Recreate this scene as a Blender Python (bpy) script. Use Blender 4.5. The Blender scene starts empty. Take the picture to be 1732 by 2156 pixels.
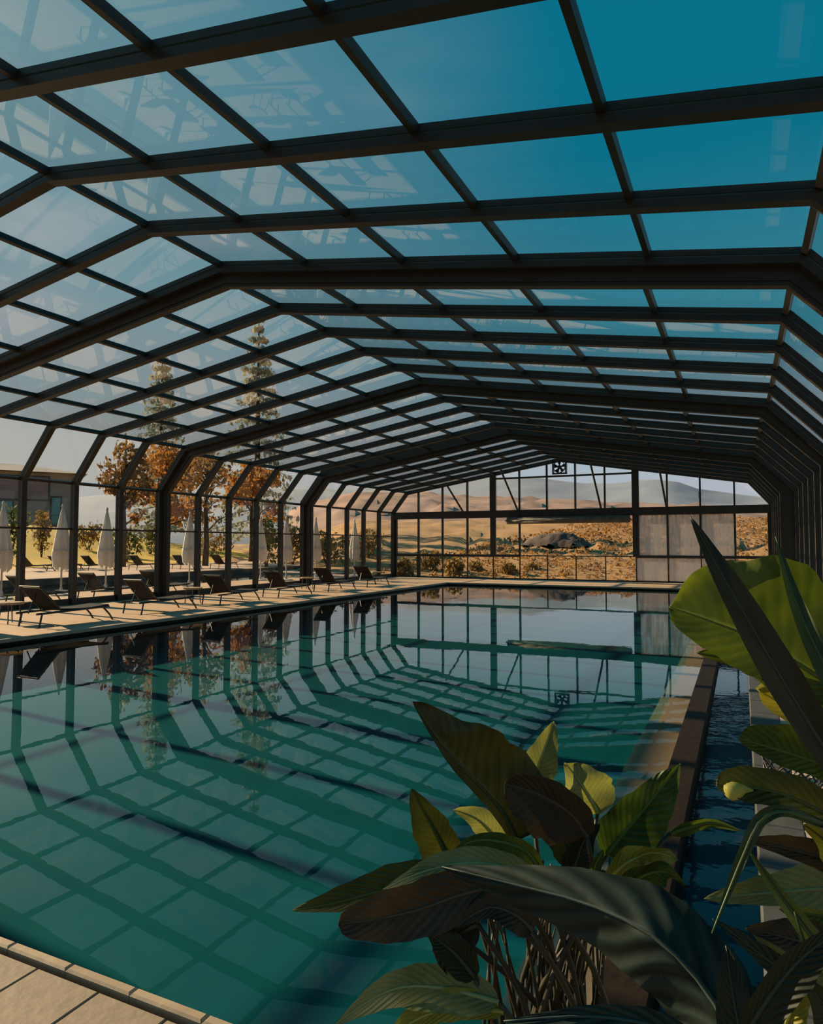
import bpy, math, random
from math import sin, cos, pi, sqrt
from mathutils import Vector, Matrix, Euler
random.seed(7)
C = bpy.context.scene.collection
S = bpy.context.scene

# ------------------------------------------------------------------ camera
CAM = Vector((0, 0, 1.65)); YAW = 0.4441; PITCH = 0.0472; FPX = 1455.0
cd = bpy.data.cameras.new('camera'); cam = bpy.data.objects.new('camera', cd); C.objects.link(cam)
cam.location = CAM; cam.rotation_euler = (pi/2 + PITCH, 0, YAW)
cd.sensor_width = 36; cd.lens = FPX/2156*36; cd.clip_start = .02; cd.clip_end = 6000
S.camera = cam
RM = Euler((pi/2 + PITCH, 0, YAW)).to_matrix()
def at(u, v, d):                       # point seen at (u, v), d metres deep
    return CAM + RM @ Vector(((u-866)/FPX*d, (1078-v)/FPX*d, -d))
def ground(u, v, z=0.0):               # point seen at (u, v) on the level z
    r = RM @ Vector(((u-866)/FPX, (1078-v)/FPX, -1))
    return CAM + r*((z-CAM.z)/r.z)

# ------------------------------------------------------------------ world, sun, exposure
SUN_EL = math.radians(21.5); SUN_H = Vector((-.994, .11))
w = bpy.data.worlds.new('sky'); S.world = w; w.use_nodes = True
nt = w.node_tree; nt.nodes.clear(); N = nt.nodes.new; L = nt.links.new
tc = N('ShaderNodeTexCoord'); sep = N('ShaderNodeSeparateXYZ'); L(tc.outputs['Generated'], sep.inputs[0])
def ramp(stops, interp='EASE'):
    r = N('ShaderNodeValToRGB'); r.color_ramp.interpolation = interp
    e = r.color_ramp.elements
    while len(e) > 1: e.remove(e[-1])
    e[0].position = stops[0][0]; e[0].color = (*stops[0][1], 1)
    for p, c in stops[1:]:
        k = e.new(p); k.color = (*c, 1)
    return r
front = ramp([(0, (.42, .37, .40)), (.06, (.46, .48, .54)), (.14, (.41, .51, .58)), (.28, (.05, .28, .38)), (.5, (.003, .178, .275)), (1, (.002, .11, .21))])
side = ramp([(0, (.52, .47, .43)), (.12, (.45, .44, .41)), (.22, (.31, .38, .40)), (.4, (.20, .335, .38)), (.6, (.21, .35, .385)), (1, (.08, .24, .32))])
for r in (front, side): L(sep.outputs['Z'], r.inputs[0])
dotn = N('ShaderNodeVectorMath'); dotn.operation = 'DOT_PRODUCT'; L(tc.outputs['Generated'], dotn.inputs[0])
dotn.inputs[1].default_value = (-sin(math.radians(75)), cos(math.radians(75)), 0)
mr = N('ShaderNodeMapRange'); mr.interpolation_type = 'SMOOTHSTEP'; L(dotn.outputs['Value'], mr.inputs[0])
mr.inputs[1].default_value = .36; mr.inputs[2].default_value = .97
mix = N('ShaderNodeMix'); mix.data_type = 'RGBA'; L(mr.outputs[0], mix.inputs[0]); L(front.outputs[0], mix.inputs[6]); L(side.outputs[0], mix.inputs[7])
mp = N('ShaderNodeMapping'); L(tc.outputs['Generated'], mp.inputs[0]); mp.inputs['Scale'].default_value = (2, 2, 7)
cn = N('ShaderNodeTexNoise'); L(mp.outputs[0], cn.inputs[0]); cn.inputs['Scale'].default_value = 1.6; cn.inputs['Detail'].default_value = 6
cr = ramp([(.5, (0, 0, 0)), (.75, (1, 1, 1))]); L(cn.outputs[0], cr.inputs[0])
cm = N('ShaderNodeMath'); cm.operation = 'MULTIPLY'; L(cr.outputs[0], cm.inputs[0]); L(mr.outputs[0], cm.inputs[1])
cm2 = N('ShaderNodeMath'); cm2.operation = 'MULTIPLY'; L(cm.outputs[0], cm2.inputs[0]); cm2.inputs[1].default_value = .45
mix2 = N('ShaderNodeMix'); mix2.data_type = 'RGBA'; L(cm2.outputs[0], mix2.inputs[0]); L(mix.outputs[2], mix2.inputs[6]); mix2.inputs[7].default_value = (.50, .47, .49, 1)
bg = N('ShaderNodeBackground'); L(mix2.outputs[2], bg.inputs[0]); bg.inputs[1].default_value = 1.0
wo = N('ShaderNodeOutputWorld'); L(bg.outputs[0], wo.inputs[0])
sd = bpy.data.lights.new('sun', 'SUN'); sd.energy = 10.5; sd.color = (1, .74, .46); sd.angle = .009
sun = bpy.data.objects.new('sun', sd); C.objects.link(sun); sun.location = (-30, 5, 20)
sv = Vector((SUN_H.x*cos(SUN_EL), SUN_H.y*cos(SUN_EL), sin(SUN_EL)))
sun.rotation_euler = sv.to_track_quat('Z', 'Y').to_euler()
S.view_settings.view_transform = 'Standard'; S.view_settings.look = 'None'
S.view_settings.gamma = 1; S.view_settings.use_curve_mapping = False; S.view_settings.exposure = 0.0
S.cycles.transparent_max_bounces = 24; S.cycles.max_bounces = 8
S.cycles.caustics_reflective = False; S.cycles.caustics_refractive = False

# ------------------------------------------------------------------ materials
MATS = {}
def mat(name, col, rough=.6, metal=0, noise=None, bump=0, spec=.5, scale=8, trans=0, coord='Object'):
    m = bpy.data.materials.new(name); m.use_nodes = True; t = m.node_tree; b = t.nodes['Principled BSDF']
    b.inputs['Base Color'].default_value = (*col, 1); b.inputs['Roughness'].default_value = rough
    b.inputs['Metallic'].default_value = metal; b.inputs['Specular IOR Level'].default_value = spec
    if noise or bump:
        c = t.nodes.new('ShaderNodeTexCoord'); n = t.nodes.new('ShaderNodeTexNoise'); n.inputs['Scale'].default_value = scale; n.inputs['Detail'].default_value = 5
        t.links.new(c.outputs[coord], n.inputs['Vector'])
        if noise:
            r = t.nodes.new('ShaderNodeValToRGB'); r.color_ramp.elements[0].color = (*col, 1); r.color_ramp.elements[1].color = (*noise, 1)
            r.color_ramp.elements[0].position = .35; r.color_ramp.elements[1].position = .68
            t.links.new(n.outputs[0], r.inputs[0]); t.links.new(r.outputs[0], b.inputs['Base Color'])
        if bump:
            k = t.nodes.new('ShaderNodeBump'); k.inputs['Strength'].default_value = bump; k.inputs['Distance'].default_value = .02
            t.links.new(n.outputs[0], k.inputs['Height']); t.links.new(k.outputs[0], b.inputs['Normal'])
    if trans:
        o = [x for x in t.nodes if x.type == 'OUTPUT_MATERIAL'][0]
        tr = t.nodes.new('ShaderNodeBsdfTranslucent'); mx = t.nodes.new('ShaderNodeMixShader'); mx.inputs[0].default_value = trans
        cc = b.inputs['Base Color']
        if cc.is_linked: t.links.new(cc.links[0].from_socket, tr.inputs[0])
        else: tr.inputs[0].default_value = (*col, 1)
        t.links.new(b.outputs[0], mx.inputs[1]); t.links.new(tr.outputs[0], mx.inputs[2]); t.links.new(mx.outputs[0], o.inputs[0])
    MATS[name] = m; return m
def glassy(name, tint, ior=1.45, rough=0.0, bump=None, dirt=0.0, dirtcol=(.6, .58, .54)):
    """fresnel mix of a tinted clear film and a mirror; optional ripples, optional dust film"""
    m = bpy.data.materials.new(name); m.use_nodes = True; t = m.node_tree; t.nodes.clear(); n = t.nodes.new; l = t.links.new
    o = n('ShaderNodeOutputMaterial'); tr = n('ShaderNodeBsdfTransparent'); tr.inputs[0].default_value = (*tint, 1)
    g = n('ShaderNodeBsdfAnisotropic'); g.inputs['Roughness'].default_value = rough
    mx = n('ShaderNodeMixShader'); f0 = ((ior-1)/(ior+1))**2        # Schlick fresnel, the same from both faces
    ge = n('ShaderNodeNewGeometry'); dt = n('ShaderNodeVectorMath'); dt.operation = 'DOT_PRODUCT'; l(ge.outputs['Incoming'], dt.inputs[0]); l(ge.outputs['Normal'], dt.inputs[1])
    def mth(op, a, b=None, c=None):
        q = n('ShaderNodeMath'); q.operation = op
        for i_, x_ in enumerate((a, b, c)):
            if x_ is None: continue
            if isinstance(x_, (int, float)): q.inputs[i_].default_value = x_
            else: l(x_, q.inputs[i_])
        return q.outputs[0]
    fr = mth('MULTIPLY_ADD', mth('POWER', mth('SUBTRACT', 1.0, mth('MINIMUM', mth('ABSOLUTE', dt.outputs['Value']), 1.0)), 5.0), 1-f0, f0)
    l(fr, mx.inputs[0]); l(tr.outputs[0], mx.inputs[1]); l(g.outputs[0], mx.inputs[2]); out = mx.outputs[0]
    if bump:
        c = n('ShaderNodeTexCoord'); h = None
        for sc, st in bump:
            z = n('ShaderNodeTexNoise'); z.inputs['Scale'].default_value = sc; z.inputs['Detail'].default_value = 2; l(c.outputs['Object'], z.inputs['Vector'])
            q = n('ShaderNodeMath'); q.operation = 'MULTIPLY'; l(z.outputs[0], q.inputs[0]); q.inputs[1].default_value = st
            if h is None: h = q.outputs[0]
            else:
                a = n('ShaderNodeMath'); a.operation = 'ADD'; l(h, a.inputs[0]); l(q.outputs[0], a.inputs[1]); h = a.outputs[0]
        b = n('ShaderNodeBump'); b.inputs['Strength'].default_value = 1; b.inputs['Distance'].default_value = 1; l(h, b.inputs['Height'])
        l(b.outputs[0], g.inputs['Normal']); l(b.outputs[0], dt.inputs[1])
    if dirt:
        d = n('ShaderNodeBsdfDiffuse'); d.inputs[0].default_value = (*dirtcol, 1); td = n('ShaderNodeBsdfTranslucent'); td.inputs[0].default_value = (*dirtcol, 1)
        ad = n('ShaderNodeMixShader'); ad.inputs[0].default_value = .5; l(d.outputs[0], ad.inputs[1]); l(td.outputs[0], ad.inputs[2])
        c = n('ShaderNodeTexCoord'); mp = n('ShaderNodeMapping'); mp.inputs['Scale'].default_value = (7, 7, .9); l(c.outputs['Object'], mp.inputs[0])
        z = n('ShaderNodeTexNoise'); z.inputs['Scale'].default_value = 1.3; z.inputs['Detail'].default_value = 6; l(mp.outputs[0], z.inputs['Vector'])
        rr = n('ShaderNodeMapRange'); l(z.outputs[0], rr.inputs[0]); rr.inputs[1].default_value = .35; rr.inputs[2].default_value = .6
        rr.inputs[3].default_value = dirt*1.1; rr.inputs[4].default_value = dirt*.55
        m2 = n('ShaderNodeMixShader'); l(rr.outputs[0], m2.inputs[0]); l(out, m2.inputs[1]); l(ad.outputs[0], m2.inputs[2]); out = m2.outputs[0]
    l(out, o.inputs[0]); MATS[name] = m; return m
METAL = mat('anthracite_aluminium', (.034, .030, .024), .42, .0, noise=(.044, .037, .028), scale=3, spec=.3)
TRACK = mat('sky_tinted_glazing_track', (.050, .105, .110), .3, spec=.5)  # reflected sky painted in as a blue-grey base colour
GLASS = glassy('clear_glass', (.97, .985, .985), 1.3)
ROOFG = glassy('roof_glass', (.96, .985, .99), 1.35)
DIRTY = glassy('streaked_glass', (.95, .95, .94), 1.4, dirt=.85, dirtcol=(.82, .78, .74))
SHALLOW = glassy('shallow_water', (.86, .90, .88), 1.333, bump=((.7, .0016), (4.5, .00022)))
WATER = glassy('pool_water', (.45, .86, .88), 1.48, bump=((.7, .0016), (4.5, .00022)))
WATER2 = glassy('channel_water', (.5, .75, .85), 1.333, bump=((9, .0006),))
OUTW = glassy('outdoor_pool_water', (.35, .8, .85), 1.333, bump=((2, .006),))
BASIN = mat('teal_pool_lining', (.006, .080, .086), .8, noise=(.008, .10, .102), scale=.9, spec=.1)
LEDGE = mat('sandy_pool_ledge', (.36, .24, .14), .7, noise=(.30, .19, .11), scale=2)
DECK = mat('sand_stone_deck', (.50, .34, .20), .65, noise=(.43, .28, .16), bump=.15, scale=2.5)
TILE = mat('beige_paving_tile', (.30, .225, .15), .6, noise=(.26, .195, .13), bump=.2, scale=14)
COPE = mat('pale_coping_stone', (.42, .31, .20), .55, noise=(.34, .25, .16), bump=.15, scale=9)
GROUT = mat('dark_joint', (.06, .045, .03), .9)
DARKST = mat('dark_wet_stone', (.022, .013, .007), .6, noise=(.015, .009, .005), bump=.3, scale=12, spec=.15)
BLACKST = mat('black_channel_stone', (.012, .02, .028), .3)
GREYST = mat('grey_stone_kerb', (.07, .07, .065), .6, noise=(.05, .05, .047), scale=9)
CREAM = mat('cream_floor_tile', (.48, .38, .28), .5, noise=(.42, .33, .24), scale=4)
SLING = mat('charcoal_mesh_fabric', (.012, .013, .014), .75, spec=.12)
LEGM = mat('black_powder_coat', (.015, .015, .016), .4)
WOODT = mat('pale_wood_top', (.42, .30, .18), .5, noise=(.33, .22, .13), scale=12)
CANVAS = mat('white_canvas', (.72, .69, .65), .8, noise=(.64, .61, .58), scale=5, trans=.3)
POLE = mat('pale_pole', (.45, .43, .40), .5)

# ------------------------------------------------------------------ object helpers
def link(name, me, parent=None, loc=None):
    o = bpy.data.objects.new(name, me); C.objects.link(o)
    if parent: o.parent = parent
    if loc is not None: o.location = loc
    return o
def mesh(name, vs, fs, m, smooth=False, uvs=None):
    me = bpy.data.meshes.new(name); me.from_pydata([tuple(v) for v in vs], [], fs)
    if m:
        for x in (m if isinstance(m, (list, tuple)) else [m]): me.materials.append(x)
    if uvs:
        ul = me.uv_layers.new(name='UVMap')
        for lp in me.loops: ul.data[lp.index].uv = uvs[lp.vertex_index]
    if smooth: me.polygons.foreach_set('use_smooth', [True]*len(me.polygons))
    me.update(); return me
class B:
    """gathers boxes, tubes and strips into one mesh"""
    def __init__(s): s.v = []; s.f = []
    def add(s, vs, fs):
        o = len(s.v); s.v += [Vector(v) for v in vs]; s.f += [tuple(i+o for i in f) for f in fs]; return s
    def box(s, a, b):
        (x0, y0, z0), (x1, y1, z1) = a, b
        return s.add([(x0,y0,z0),(x1,y0,z0),(x1,y1,z0),(x0,y1,z0),(x0,y0,z1),(x1,y0,z1),(x1,y1,z1),(x0,y1,z1)],
                     [(3,2,1,0),(4,5,6,7),(0,1,5,4),(1,2,6,5),(2,3,7,6),(3,0,4,7)])
    def beam(s, p, q, w, h, up=(0, 0, 1)):
        p, q = Vector(p), Vector(q); t = (q-p).normalized(); a = t.cross(Vector(up)); 
        if a.length < 1e-4: a = t.cross(Vector((1, 0, 0)))
        a.normalize(); n = a.cross(t); vs = []
        for c in (p, q):
            for i, j in ((-1,-1),(1,-1),(1,1),(-1,1)): vs.append(c + a*(i*w/2) + n*(j*h/2))
        return s.add(vs, [(3,2,1,0),(4,5,6,7),(0,1,5,4),(1,2,6,5),(2,3,7,6),(3,0,4,7)])
    def tube(s, pts, r, n=8, cap=True):
        pts = [Vector(p) for p in pts]; k = len(pts); rr = r if isinstance(r, (list, tuple)) else [r]*k
        vs = []; ref = Vector((.31, .77, .55))
        for i, p in enumerate(pts):
            t = (pts[min(i+1, k-1)] - pts[max(i-1, 0)]).normalized(); a = t.cross(ref).normalized(); b = t.cross(a)
            for j in range(n): vs.append(p + (a*cos(2*pi*j/n) + b*sin(2*pi*j/n))*rr[i])
        fs = [(i*n+j, i*n+(j+1) % n, (i+1)*n+(j+1) % n, (i+1)*n+j) for i in range(k-1) for j in range(n)]
        if cap: fs += [tuple(range(n-1, -1, -1)), tuple((k-1)*n+j for j in range(n))]
        return s.add(vs, fs)
    def lathe(s, prof, n=24, c=(0, 0, 0)):
        vs = [(c[0]+r*cos(2*pi*j/n), c[1]+r*sin(2*pi*j/n), c[2]+z) for r, z in prof for j in range(n)]
        fs = [(i*n+j, i*n+(j+1) % n, (i+1)*n+(j+1) % n, (i+1)*n+j) for i in range(len(prof)-1) for j in range(n)]
        return s.add(vs, fs)
    def make(s, name, m, parent=None, smooth=False, loc=None):
        return link(name, mesh(name, s.v, s.f, m, smooth), parent, loc)
def tag(o, label=None, cat=None, group=None, kind=None):
    if label: o['label'] = label
    if cat: o['category'] = cat
    if group: o['group'] = group
    if kind: o['kind'] = kind
    return o
def thing(name, label, cat, loc=(0, 0, 0), rz=0, group=None):
    o = link(name, None); o.location = loc; o.rotation_euler = (0, 0, rz); return tag(o, label, cat, group)
def structure(name, label=None):
    return tag(link(name, None), label, None, None, 'structure')
def dup(root, loc, rz=0, label=None, group=None):
    r = root.copy(); C.objects.link(r); r.location = loc; r.rotation_euler = (0, 0, rz)
    if label: r['label'] = label
    if group: r['group'] = group
    for ch in list(root.children):
        c = ch.copy(); C.objects.link(c); c.parent = r
        for g in ch.children:
            d = g.copy(); C.objects.link(d); d.parent = c
    return r

# ------------------------------------------------------------------ enclosure: frame and glass
Y0, BAY = 4.0153, 1.5458
ZMID, ZSILL = 2.08, .16
def prof(m):
    xL = -16.80+.195*m; xR = 1.884-.185*m
    if m == 3: xL, xR = -16.12, 1.12
    zE = 3.347-.034*m; zK = 4.754-.186*m
    return [Vector((xL, 0)), Vector((xL, zE)), Vector((-15.70+.117*m, zK)), Vector((-7.524, 6.053-.186*m)),
            Vector((.646-.111*m, zK)), Vector((xR, zE)), Vector((xR, 0))]
def offset(pl, d):                    # outward offset of the profile (x, z)
    out = []
    nrm = []
    for a, b in zip(pl, pl[1:]):
        t = (b-a).normalized(); nrm.append(Vector((-t.y, t.x)))
    for i, p in enumerate(pl):
        if i == 0: out.append(p + nrm[0]*d)
        elif i == len(pl)-1: out.append(p + nrm[-1]*d)
        else:
            n = (nrm[i-1]+nrm[i]).normalized(); out.append(p + n*(d/max(.2, n.dot(nrm[i]))))
    return out
SEC = [(-.07, 0), (.07, 0), (.07, .085), (.05, .09), (.05, .105), (.064, .11), (.064, .178), (-.064, .178), (-.064, .11), (-.05, .105), (-.05, .09), (-.07, .085)]
wallL = structure('wall_left', 'glazed left side wall of the pool enclosure, dark posts and two rows of panes')
wallR = structure('wall_right', 'glazed right side wall of the pool enclosure behind the potted plants')
ceil = structure('ceiling', 'faceted glass roof of dark ribs and purlins over the pool')
def rib(m, y, i0, i1, name, parent):
    pl = prof(m); rows = [offset(pl, o) for _, o in SEC]; n = len(SEC); vs = []
    for i in range(i0, i1+1):
        for (yy, _), r in zip(SEC, rows): vs.append((r[i].x, y+yy, r[i].y))
    k = i1-i0+1
    fs = [(a*n+j, (a+1)*n+j, (a+1)*n+(j+1) % n, a*n+(j+1) % n) for a in range(k-1) for j in range(n)]
    fs += [tuple(range(n)), tuple(reversed(range((k-1)*n, k*n)))]
    me = mesh(name, vs, fs, [METAL, TRACK])
    for f_i in range((k-1)*n):
        if f_i % n in (8, 9, 10): me.polygons[f_i].material_index = 1     # near-side track faces above the box, sky reflection put into their colour
    link(name, me, parent)
def cell_lines(m, off):
    """points along the profile where long members run: list of (point, tag)"""
    pl = offset(prof(m), off); out = []
    out.append((0, Vector((pl[0].x, ZSILL)))); out.append((0, Vector((pl[0].x, ZMID)))); out.append((0, pl[1])); out.append((1, pl[2]))
    for s in (2, 3):
        for i in range(1, 6): out.append((s, pl[s].lerp(pl[s+1], i/5)))
    out.append((4, pl[5])); out.append((5, Vector((pl[6].x, ZMID)))); out.append((5, Vector((pl[6].x, ZSILL))))
    return [p for _, p in out]
MODS = [(-1, -6, -2), (0, -2, 3), (1, 3, 8), (2, 8, 13), (3, 13, 18)]
for m, k0, k1 in MODS:
    ys = [Y0+BAY*k for k in range(k0, k1+1)]
    ys[0] += .15 if k0 > -6 else 0
    if k0 > -6:                       # fascia that closes the step between two telescoping sections
        pi_, po_ = offset(prof(m), .05), offset(prof(m), .34 if m < 3 else .56); vs = []
        for dy in (-.09, -.065):
            for a, b in zip(pi_, po_): vs += [(a.x, ys[0]+dy, a.y), (b.x, ys[0]+dy, b.y)]
        fs = []
        for i in range(6):
            a, b, c, d = 2*i, 2*i+1, 2*i+3, 2*i+2
            fs += [(a, b, c, d), (a+14, d+14, c+14, b+14), (a, d, d+14, a+14), (b, b+14, c+14, c)]
        link('fascia', mesh('fascia', vs, fs, METAL), ceil)
    for y in ys:
        rib(m, y, 1, 5, 'rib', ceil); rib(m, y, 0, 1, 'post', wallL); rib(m, y, 5, 6, 'post', wallR)
    mid = cell_lines(m, .13)
    for i, p in enumerate(mid):
        par = wallL if i < 2 else wallR if i > 13 else ceil
        nm = {0: 'sill', 1: 'rail', 14: 'rail', 15: 'sill'}.get(i, 'purlin')
        q = mid[min(i+1, 15)]-mid[max(i-1, 0)]; up = Vector((-q.y, 0, q.x)).normalized()
        h, wd = (.09, .07) if nm == 'purlin' else (.06, .05)
        bb = B()
        if nm == 'sill': bb.box((p.x-.05, ys[0], 0), (p.x+.05, ys[-1], ZSILL))
        else: bb.beam((p.x, ys[0], p.y), (p.x, ys[-1], p.y), wd, h, up)
        bb.make(nm, METAL, par)
    a0 = cell_lines(m, .135); a1 = cell_lines(m, .147)
    for ya, yb in zip(ys, ys[1:]):
        for i in range(15):
            par = wallL if i < 2 else wallR if i > 12 else ceil
            if i == 2: pass
            A, D, E, F = a0[i], a0[i+1], a1[i], a1[i+1]
            vs = [(A.x, ya+.03, A.y), (D.x, ya+.03, D.y), (D.x, yb-.03, D.y), (A.x, yb-.03, A.y), (E.x, ya+.03, E.y), (F.x, ya+.03, F.y), (F.x, yb-.03, F.y), (E.x, yb-.03, E.y)]
            link('pane', mesh('pane', vs, [(3,2,1,0),(4,5,6,7),(0,1,5,4),(1,2,6,5),(2,3,7,6),(3,0,4,7)], ROOFG if 2 < i < 12 else GLASS), par)

# ------------------------------------------------------------------ far wall
YF = Y0+BAY*18+.1
far = structure('wall_far', 'glazed gable wall at the far end of the pool, dark posts and one deep beam')
FP = prof(3); XA, XB = FP[0].x, FP[6].x; DX = (XB-XA)/13
xs = [XA+DX*i for i in range(14)]
def roofz(x):
    for a, b in zip(FP[1:], FP[2:]):
        if a.x <= x <= b.x: return a.y+(b.y-a.y)*(x-a.x)/(b.x-a.x)
    return FP[1].y
ZB0, ZB1, ZR = 2.95, 3.30, 1.13
B().box((XA, YF-.12, ZB0), (XB, YF+.12, ZB1)).make('beam', METAL, far)
zt = at(1200, 1008, 35.0); 
for i, x in enumerate(xs):
    col = i in (4, 9); hw = .15 if col else (.12 if i in (0, 13) else .045)
    top = max(roofz(x)+.06, ZB1)
    B().box((x-hw*(1 if col else .8), YF-.07, ZB1), (x+hw*(1 if col else .8), YF+.07, top)).make('post', METAL, far)
    if i not in (6, 7, 8): B().box((x-hw*.9, YF-.06, ZR), (x+hw*.9, YF+.06, ZB0)).make('post', METAL, far)
    thick = i in (0, 1, 13)
    B().box((x-(.09 if thick else .022), YF-.04, 0), (x+(.09 if thick else .022), YF+.04, ZR)).make('post', METAL, far)
for i in range(13):
    thin = 5 <= i <= 8
    B().box((xs[i], YF-.05, ZR-(.03 if thin else .07)), (xs[i+1], YF+.05, ZR+(.02 if thin else .05))).make('rail', METAL, far)
    B().box((xs[i], YF-.04, 0), (xs[i+1], YF+.04, .06)).make('rail', METAL, far)
    gl = DIRTY if i in (9, 10, 11) else GLASS
    B().box((xs[i], YF-.006, .06), (xs[i+1], YF+.006, ZR-.03)).make('pane', gl if i < 12 else GLASS, far)
    if not thin: B().box((xs[i], YF-.006, ZR+.03), (xs[i+1], YF+.006, ZB0)).make('pane', gl, far)
    a, b = xs[i], xs[i+1]; za, zb = roofz(a)+.05, roofz(b)+.05
    vs = []
    for yy in (YF-.006, YF+.006): vs += [(a, yy, ZB1), (b, yy, ZB1), (b, yy, max(zb, ZB1+.02)), (a, yy, max(za, ZB1+.02))]
    if i == 6: pass
    link('pane', mesh('pane', vs, [(0,1,2,3),(7,6,5,4),(0,4,5,1),(1,5,6,2),(2,6,7,3),(3,7,4,0)], GLASS), far)
B().box((xs[4], YF-.05, 4.80), (xs[9], YF+.05, 4.88)).make('rail', METAL, far)
for (u0, v0, u1, v1) in ((937, 1016, 976, 1080), (1052, 985, 1091, 1078), (1240, 965, 1266, 1075), (1387, 985, 1403, 1070)):
    p, q = at(u0, v0, 33.0), at(u1, v1, 33.0)
    r0 = (YF-.9)/p.y; p = CAM+(p-CAM)*((YF-.95)/p.y); q = CAM+(q-CAM)*((YF-.14)/q.y)
    B().tube([p, q], .045, 8).make('brace', METAL, far)

# ------------------------------------------------------------------ floors and pool
PX0, PX1, PY0, PY1, ZW = -11.55, -.52, 1.95, 27.95, -.10
fl = structure('floor', 'sandy stone deck around the pool')
B().box((-20.6, -6, -.4), (PX0-.13, 33, 0)).make('deck', DECK, fl)
B().box((PX0-.13, PY1+.13, -.4), (3, 33, 0)).make('deck', DECK, fl)
B().box((.30, -6, -.4), (2.2, PY1+.13, 0)).make('deck', CREAM, fl)
B().box((PX0-.13, -6, -.4), (.30, PY0-.07, -.03)).make('deck', GROUT, fl)
def stone(x0, y0, x1, y1, z0, z1, m, name, parent, bev=.008):
    vs = [(x0,y0,z0),(x1,y0,z0),(x1,y1,z0),(x0,y1,z0),(x0,y0,z1-bev),(x1,y0,z1-bev),(x1,y1,z1-bev),(x0,y1,z1-bev),
          (x0+bev,y0+bev,z1),(x1-bev,y0+bev,z1),(x1-bev,y1-bev,z1),(x0+bev,y1-bev,z1)]
    fs = [(0,1,5,4),(1,2,6,5),(2,3,7,6),(3,0,4,7),(4,5,9,8),(5,6,10,9),(6,7,11,10),(7,4,8,11),(8,9,10,11)]
    link(name, mesh(name, vs, fs, m), parent)
x = -6.169
while x < .2:
    for r in range(6):
        y1 = 1.882-.343*r
        stone(x+.003, y1-.337, x+.330, y1, -.03, random.uniform(-.002, .001), TILE, 'tile', fl, .004)
    x += .333
pool = structure('swimming_pool', 'long rectangular pool of still teal water under the glass roof')
x = -11.57
while x < -.55:
    x2 = min(x+.34, -.52); stone(x+.0015, PY0-.042, x2-.0015, PY0+.003, -.05, .012, COPE, 'coping_stone', pool, .008); x = x2
y = PY0
while y < PY1:
    y2 = min(y+.68, PY1); stone(PX0-.09, y+.0015, PX0+.003, y2-.0015, -.05, .012, COPE, 'coping_stone', pool, .008); y = y2
x = PX0
while x < -.4:
    x2 = min(x+.68, -.34); stone(x+.0015, PY1-.003, x2-.0015, PY1+.09, -.05, .012, COPE, 'coping_stone', pool, .008); x = x2
B().box((PX0-.125, PY0-.07, -.35), (PX0, PY1+.125, -.05)).box((PX0, PY0-.07, -.35), (PX1, PY0, -.05)).box((PX0, PY1, -.35), (PX1, PY1+.125, -.05)).make('waterline_band', DARKST, pool)
bb = B(); zf = -.60
bb.box((PX0-.05, PY0-.05, zf-.1), (PX1, PY1+.05, zf))
bb.box((PX0-.1, PY0, zf), (PX0, PY1, -.35)); bb.box((PX1, PY0, zf), (PX1+.1, PY1, ZW-.03))
bb.box((PX0, PY0-.1, zf), (PX1, PY0, -.35)); bb.box((PX0, PY1, zf), (PX1, PY1+.1, -.35))
bb.make('basin', BASIN, pool)
B().box((-.88, PY0, ZW-.06), (PX1, PY1, ZW-.035)).make('ledge', LEDGE, pool)
B().box((-.87, PY0, zf), (PX1, PY1, ZW-.06)).make('ledge_base', BASIN, pool)
B().add([(PX0, PY0, ZW), (-.88, PY0, ZW), (-.88, PY1, ZW), (PX0, PY1, ZW)], [(0,1,2,3)]).make('water', WATER, pool)
B().add([(-.88, PY0, ZW), (PX1, PY0, ZW), (PX1, PY1, ZW), (-.88, PY1, ZW)], [(0,1,2,3)]).make('shallow_water', SHALLOW, pool)
B().box((PX1, PY0-.3, -.5), (-.34, PY1, 0)).make('kerb', DARKST, pool)
B().box((-.34, PY0-.3, -.5), (.05, PY1, -.28)).make('channel_bed', BLACKST, pool)
B().add([(-.34, PY0-.3, -.12), (.05, PY0-.3, -.12), (.05, PY1, -.12), (-.34, PY1, -.12)], [(0,1,2,3)]).make('channel_water', WATER2, pool)
y = PY0-.3
while y < PY1:
    stone(.05, y, .30, min(y+.6, PY1)-.006, -.4, .004, GREYST, 'kerb_stone', pool); y += .6

# ------------------------------------------------------------------ terrain outside
GR = mat('dry_ground', (.30, .20, .09), .9, noise=(.20, .13, .06), scale=.15)
LAWN = mat('yellow_green_lawn', (.60, .37, .008), .9, noise=(.44, .30, .012), scale=.35, bump=.5)
PAVE = mat('pinkish_terrace_paving', (.48, .34, .24), .8, noise=(.40, .28, .2), scale=1)
OCHRE = mat('ochre_hillside', (.42, .23, .07), .95, noise=(.27, .14, .055), scale=.22)
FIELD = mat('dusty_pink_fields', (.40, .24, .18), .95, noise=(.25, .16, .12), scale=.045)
BLUE = mat('hazy_blue_mountain', (.27, .31, .37), 1, noise=(.25, .29, .36), scale=.004)  # distance haze is mixed into the base colour
BROWNW = mat('brown_terrace_wall', (.11, .07, .05), .7, noise=(.08, .05, .04), scale=3)
def sst(a, b, x):
    t = max(0, min(1, (x-a)/(b-a))); return t*t*(3-2*t)
def grid(xf, nu, nv):
    vs = [xf(i/nu, j/nv) for j in range(nv+1) for i in range(nu+1)]
    fs = [(j*(nu+1)+i, j*(nu+1)+i+1, (j+1)*(nu+1)+i+1, (j+1)*(nu+1)+i) for j in range(nv) for i in range(nu)]
    return vs, fs
def wob(a, s): return sin(a*1.7*s+1)+.5*sin(a*4.1*s+2.2)+.3*sin(a*9.3*s+.4)
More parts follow.
